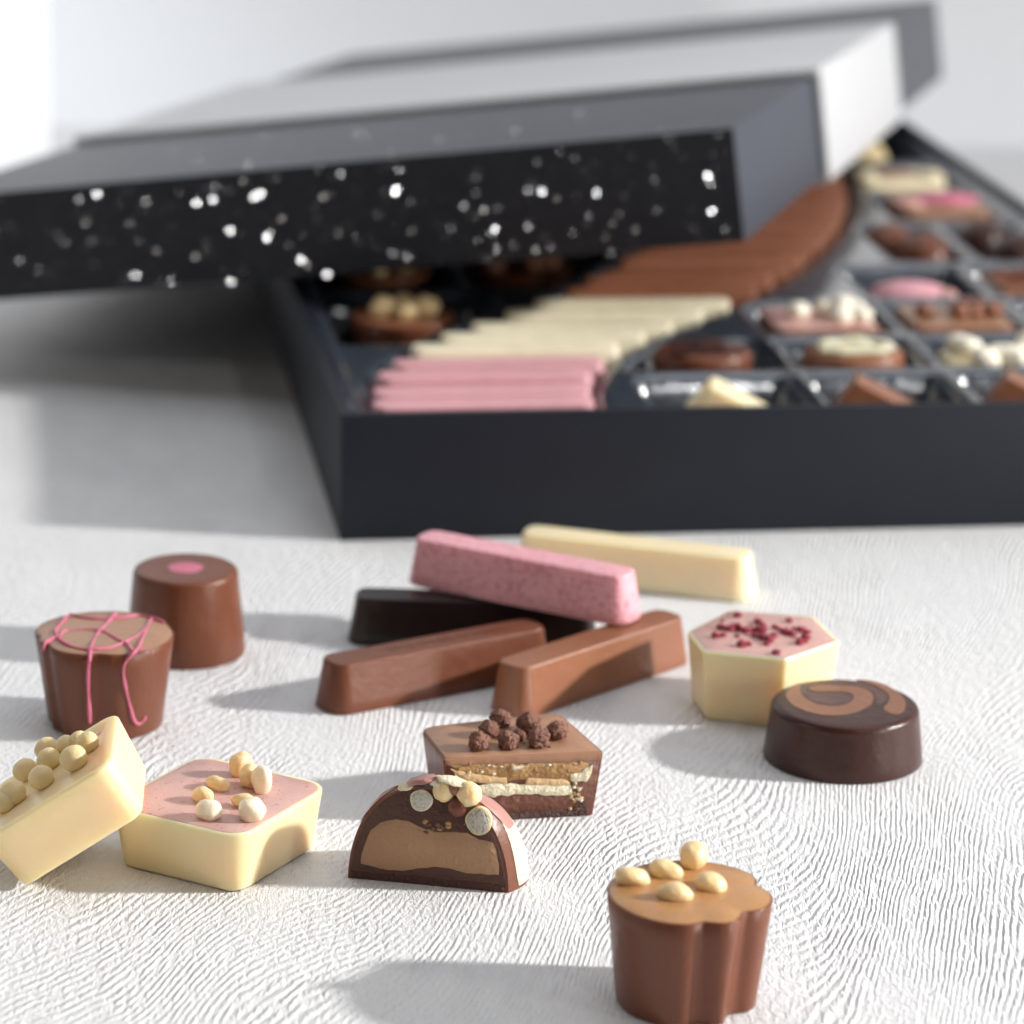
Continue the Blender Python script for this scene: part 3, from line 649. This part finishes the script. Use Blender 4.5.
for i, (X, Y, s) in enumerate([(400, 100, .30), (335, 160, .29), (280, 232, .31), (445, 225, .30), (560, 135, .34), (620, 215, .32), (725, 170, .31), (505, 180, .2)]):
    p = GI @ at(430+X/5.69, 700+Y/5.69, hG+.2)
    blob('cocoa_crisp', (p.x, p.y, hG+s*.58), (s*.72, s*.66, s*.66), crisp, G_, .1, 1.8, 4, (0, 0, 40*i), i+60)
rn = random.Random(12)
for k in range(7): blob('cocoa_crumb', (1.4+rn.uniform(0, 1.2), .2+rn.uniform(0, .4), hG+.03), (.03, .035, .03), crisp, G_, .3, 3, 1, (0, 0, 0), k)

# ------------------------------------------------------------------ chocolates in the tray
TG = 'filled chocolates in the tray pockets'
def tchoc(kind, label, u, v, z=1.12, rz=0, tilt=(0, 0)):
    p = inbox(u, v, z+.3); return thing(kind, label, 'chocolate', p, (tilt[0], tilt[1], BY+rz), TG)
def rect(w, d, r_): return dens(rpoly([(-w/2, -d/2), (w/2, -d/2), (w/2, d/2), (-w/2, d/2)], r_, 6), .4)
def oval(a, b_, n=48): return [(a*math.cos(2*PI*i/n), b_*math.sin(2*PI*i/n)) for i in range(n)]
t = tchoc('wedge_chocolate', 'cream white chocolate tilted on its side in the front tray pocket beside the pink bars', 10.3, 2.7, 1.75, -18, (0, 26)); loft('body', rect(2.3, 1.5, .4), fillet(1.0, .2, 0, .2), whitec, t)
t = tchoc('wedge_chocolate', 'tilted milk chocolate in the front tray pocket right of the cream one', 14.3, 2.7, 1.75, -18, (0, 24)); loft('body', rect(2.3, 1.5, .15), fillet(.95, .06, 0, .2), milkl, t, angle=30)
t = tchoc('wedge_chocolate', 'tilted pale milk chocolate in the front pocket at the right edge of the photo', 18.5, 2.7, 1.75, -18, (0, 24)); loft('body', rect(2.5, 1.5, .15), fillet(.95, .06, 0, .2), milkl, t, angle=30)
t = tchoc('oval_chocolate', 'dark brown oval chocolate with fine ridges, behind the cream wedge', 10.55, 6.9, 1.1); loft('body', oval(1.5, 1.25), fillet(1.75, .25, 0, .15), milk, t)
for k in range(4): tube('ridge', [(-1.1+.1*k, -.7+.42*k, 1.76), (0, -.8+.45*k, 1.79), (1.05-.1*k, -.62+.42*k, 1.76)], .07, dark, t)
t = tchoc('oval_chocolate', 'milk oval chocolate with cream swirls, behind the first milk wedge', 14.75, 6.8, 1.1); loft('body', oval(1.55, 1.3), fillet(1.7, .25, 0, .15), milkl, t)
tube('cream_swirl', [(-1., -.3, 1.75), (-.3, -.75, 1.78), (.6, -.6, 1.78), (1.0, 0, 1.76), (.4, .6, 1.78), (-.5, .5, 1.78), (-.8, .05, 1.78), (0, -.2, 1.79), (.45, .05, 1.79)], .2, whitec, t, flat=.4)
t = tchoc('topped_chocolate', 'chocolate heaped with white puffed crisps at the right side of the tray', 18.9, 6.9, 1.1); loft('body', rect(3.0, 2.9, .5), fillet(1.3, .08, 0, .1), whitec, t)
rn = random.Random(21)
for k in range(15): blob('white_crisp', (rn.uniform(-1.2, 1.2), rn.uniform(-1.1, 1.1), 1.5+rn.uniform(-.05, .18)), (.36, .33, .27), whitecrisp, t, .06, 1.5, 2, (0, 0, 0), k)
for k in range(4): blob('golden_crumb', (rn.uniform(-1.2, 1.0), rn.uniform(-1.2, -.6), 1.5), (.2, .18, .16), ballm, t, .15, 1.5, 2, (0, 0, 0), k+5)
t = tchoc('topped_chocolate', 'pale pink topped chocolate with cream balls, behind the cream swirl oval', 14.75, 11.0, 1.1); loft('body', rect(3.2, 2.9, .4), fillet(1.55, .08, 0, .1), milkl, t); topdisc('topping', rect(3.2, 2.9, .4), 1.55, .14, rubytop, t)
for k, (x, y) in enumerate([(-.6, 0), (.3, .35), (.7, -.1), (1.1, .1), (.5, -.7), (1.1, -.6), (.75, .2)]): blob('cream_ball', (x, y, 1.76+(.14 if k == 6 else 0)), (.36, .34, .28), whitecrisp, t, .03, 1.4, 2, (0, 0, 0), k)
t = tchoc('topped_chocolate', 'square milk chocolate with brown nut clusters, behind the white crisps', 18.75, 11.0, 1.1); loft('body', rect(3.1, 2.9, .4), fillet(1.55, .08, 0, .1), milkl, t); topdisc('topping', rect(3.1, 2.9, .4), 1.55, .14, tan2, t)
for k, (x, y) in enumerate([(-.9, -.1), (.2, .1), (.5, -.3), (.8, .3), (1.1, -.1), (.5, .5), (.1, -.4)]): blob('nut_cluster', (x, y, 1.75), (.3, .26, .24), crisp if k % 2 else milkl, t, .25, 2, 2, (0, 0, 30*k), k)
t = tchoc('barrel_chocolate', 'glossy pink barrel-shaped chocolate lying in its own pocket', 18.6, 15.2, 1.7, -8); blob('body', (0, 0, .45), (1.35, .75, .6), ruby, t, .03, 1, 3); blob('pale_end', (1.05, -.2, .45), (.42, .5, .42), rubytop, t, .03, 1, 3)
t = tchoc('round_chocolate', 'milk chocolate with ridged top at the right edge, behind the nut-cluster square', 22.4, 15.4, 1.2); loft('body', rect(2.9, 2.8, .3), fillet(1.5, .1, 0, .2), milkl, t)
for k in range(3): tube('ridge', [(-1.1, -.7+.7*k, 1.52), (0, -.6+.7*k, 1.56), (1.1, -.7+.7*k, 1.52)], .1, milk, t)
t = tchoc('topped_chocolate', 'square chocolate beside the nut-cluster square at the far right', 22.7, 11.0, 1.1); loft('body', rect(2.9, 2.9, .4), fillet(1.5, .1, 0, .1), whitec, t)
t = tchoc('topped_chocolate', 'pair of round milk truffles behind the pink barrel', 20.0, 21.3, 1.15)
for x, y, r_ in [(-.3, .9, .95), (.45, -.6, .95)]: blob('truffle', (x, y, .95), (r_, r_, r_*.95), milkl if r_ > 2 else milk, t, .03, 1.2, 3, (0, 0, 0), 4)
t = tchoc('topped_chocolate', 'pair of dark truffles right of the milk truffles', 23.1, 21.3, 1.15)
for x, y, r_ in [(-.3, 1.1, 1.0), (.3, -1., 1.0)]: blob('truffle', (x, y, .95), (r_, r_, r_*.95), dark, t, .05, 1.6, 3, (0, 0, 0), 9)
t = tchoc('topped_chocolate', 'pale chocolate with bright pink red topping far back in the tray', 22.5, 26.7, 1.2); loft('body', rect(3.1, 3.4, .5), fillet(1.6, .1, 0, .1), tan2, t); blob('red_topping', (.35, .1, 1.62), (1.15, .8, .22), pinkdeco, t, .12, 2, 3); blob('pale_crumb', (-1.1, -.6, 1.62), (.5, .4, .2), rubytop, t, .12, 2, 2)
t = tchoc('topped_chocolate', 'cream chocolate with tan centre band, second from the back of the tray', 22.4, 31.6, 1.2); loft('body', rect(3.3, 3.2, .6), fillet(1.5, .3, 0, .1), whitec, t); blob('tan_band', (0, .3, 1.45), (1.2, .8, .16), tan2, t, .1, 2, 3)
for x in (-1.15, 1.2): blob('cream_end', (x, -.1, 1.45), (.5, .7, .3), wafer, t, .08, 1.5, 3)
t = tchoc('ball_chocolate', 'golden caramel ball in the rear corner of the tray', 22.6, 37.0, 1.2); blob('body', (0, 0, .85), (.95, .95, .95), ballm, t, .04, 1.2, 3)
t = tchoc('nut_cup', 'round milk chocolate cup of golden nuts in the left rear pocket', 2.95, 12.1, 1.12); loft('shell', circ(1.5, 64), fillet(1.5, .06, .35, 0, seg=4), milk, t); topdisc('topping', circ(1.5, 64), 1.5, .1, milkl, t)
for k, (x, y, s) in enumerate([(-.55, -.1, .42), (.05, -.5, .36), (.65, 0, .46), (.1, .5, .38), (-.5, .6, .3)]): blob('golden_nut', (x, y, 1.72), (s, s*.85, s*.75), nutm, t, .1, 1.4, 3, (0, 0, 40*k), k+70)
t = tchoc('nut_cup', 'milk chocolate with chopped nuts under the lid, behind the golden nut cup', 3.0, 18.2, 1.12); loft('shell', circ(1.45, 64), fillet(1.5, .06, .3, 0, seg=4), milkl, t)
for k in range(7): blob('chopped_nut', (rn.uniform(-.8, .8), rn.uniform(-.8, .8), 1.62), (.28, .22, .2), crisp if k % 3 else ballm, t, .2, 2, 2, (0, 0, 30*k), k)
t = tchoc('nut_cup', 'dark chocolate covered in brown nuts under the lid, left of the milk bars', 7.2, 18.3, 1.12); loft('shell', circ(1.6, 64), fillet(1.5, .06, .3, 0, seg=4), milk, t)
for k in range(10): blob('brown_nut', (rn.uniform(-1.1, 1.1), rn.uniform(-.9, .9), 1.68), (.3, .26, .24), milkl if k % 3 else crisp, t, .15, 2, 2, (0, 0, 30*k), k)

# ------------------------------------------------------------------ light
def area(name, loc, target, size, power, color=(1, 1, 1), sy=None):
    l = bpy.data.lights.new(name, 'AREA'); l.energy = power; l.color = color; l.size = size*CM
    if sy: l.shape = 'RECTANGLE'; l.size_y = sy*CM
    else: l.shape = 'DISK'
    o = bpy.data.objects.new(name, l); col.objects.link(o); o.location = Vector(loc)*CM
    o.rotation_euler = (Vector(target)-Vector(loc)).to_track_quat('-Z', 'Y').to_euler(); return o
KA, KE, KD = R(-7), R(22), 420
C0 = Vector((0, 68, 0))
area('key_window_light', (208, 58, 92), Vector((2, 60, 0)), 13, 7.0, (1, .985, .95)).data.spread = R(56)
area('rear_soft_light', (20, 100, 160), (0, 75, 0), 150, 6, (.93, .96, 1), 100)
area('left_soft_light', (-120, 15, 55), (-2, 65, 0), 80, 2.3, (1, .92, .80))
area('right_soft_light', (128, -12, 20), (0, 64, 1), 26, 6.5, (1, .96, .92), 38)
area('glitter_light', GL, (-5, 92, 4), 5, 2.0)
w = bpy.data.worlds.new('World'); sc.world = w; w.use_nodes = True
wn, wl = w.node_tree.nodes, w.node_tree.links; bg = wn['Background']
tc = wn.new('ShaderNodeTexCoord'); sp = wn.new('ShaderNodeSeparateXYZ'); wl.new(tc.outputs['Generated'], sp.inputs[0])
mr = wn.new('ShaderNodeMapRange'); mr.inputs[1].default_value = -.25; mr.inputs[2].default_value = .75; dt = wn.new('ShaderNodeVectorMath'); dt.operation = 'DOT_PRODUCT'; wl.new(tc.outputs['Generated'], dt.inputs[0]); dt.inputs[1].default_value = (.22, .95, .15)
wl.new(dt.outputs['Value'], mr.inputs[0])
mx = wn.new('ShaderNodeMix'); mx.data_type = 'RGBA'; mx.inputs[6].default_value = (.07, .068, .07, 1); mx.inputs[7].default_value = (.90, .93, 1.0, 1)
wl.new(mr.outputs[0], mx.inputs[0]); wl.new(mx.outputs[2], bg.inputs[0]); bg.inputs[1].default_value = .67

sc.view_settings.view_transform = 'Standard'; sc.view_settings.look = 'None'; sc.view_settings.exposure = .12; sc.view_settings.gamma = 1
sc.render.engine = 'CYCLES'; sc.cycles.use_denoising = True; sc.cycles.samples = 320
sc.cycles.max_bounces = 7
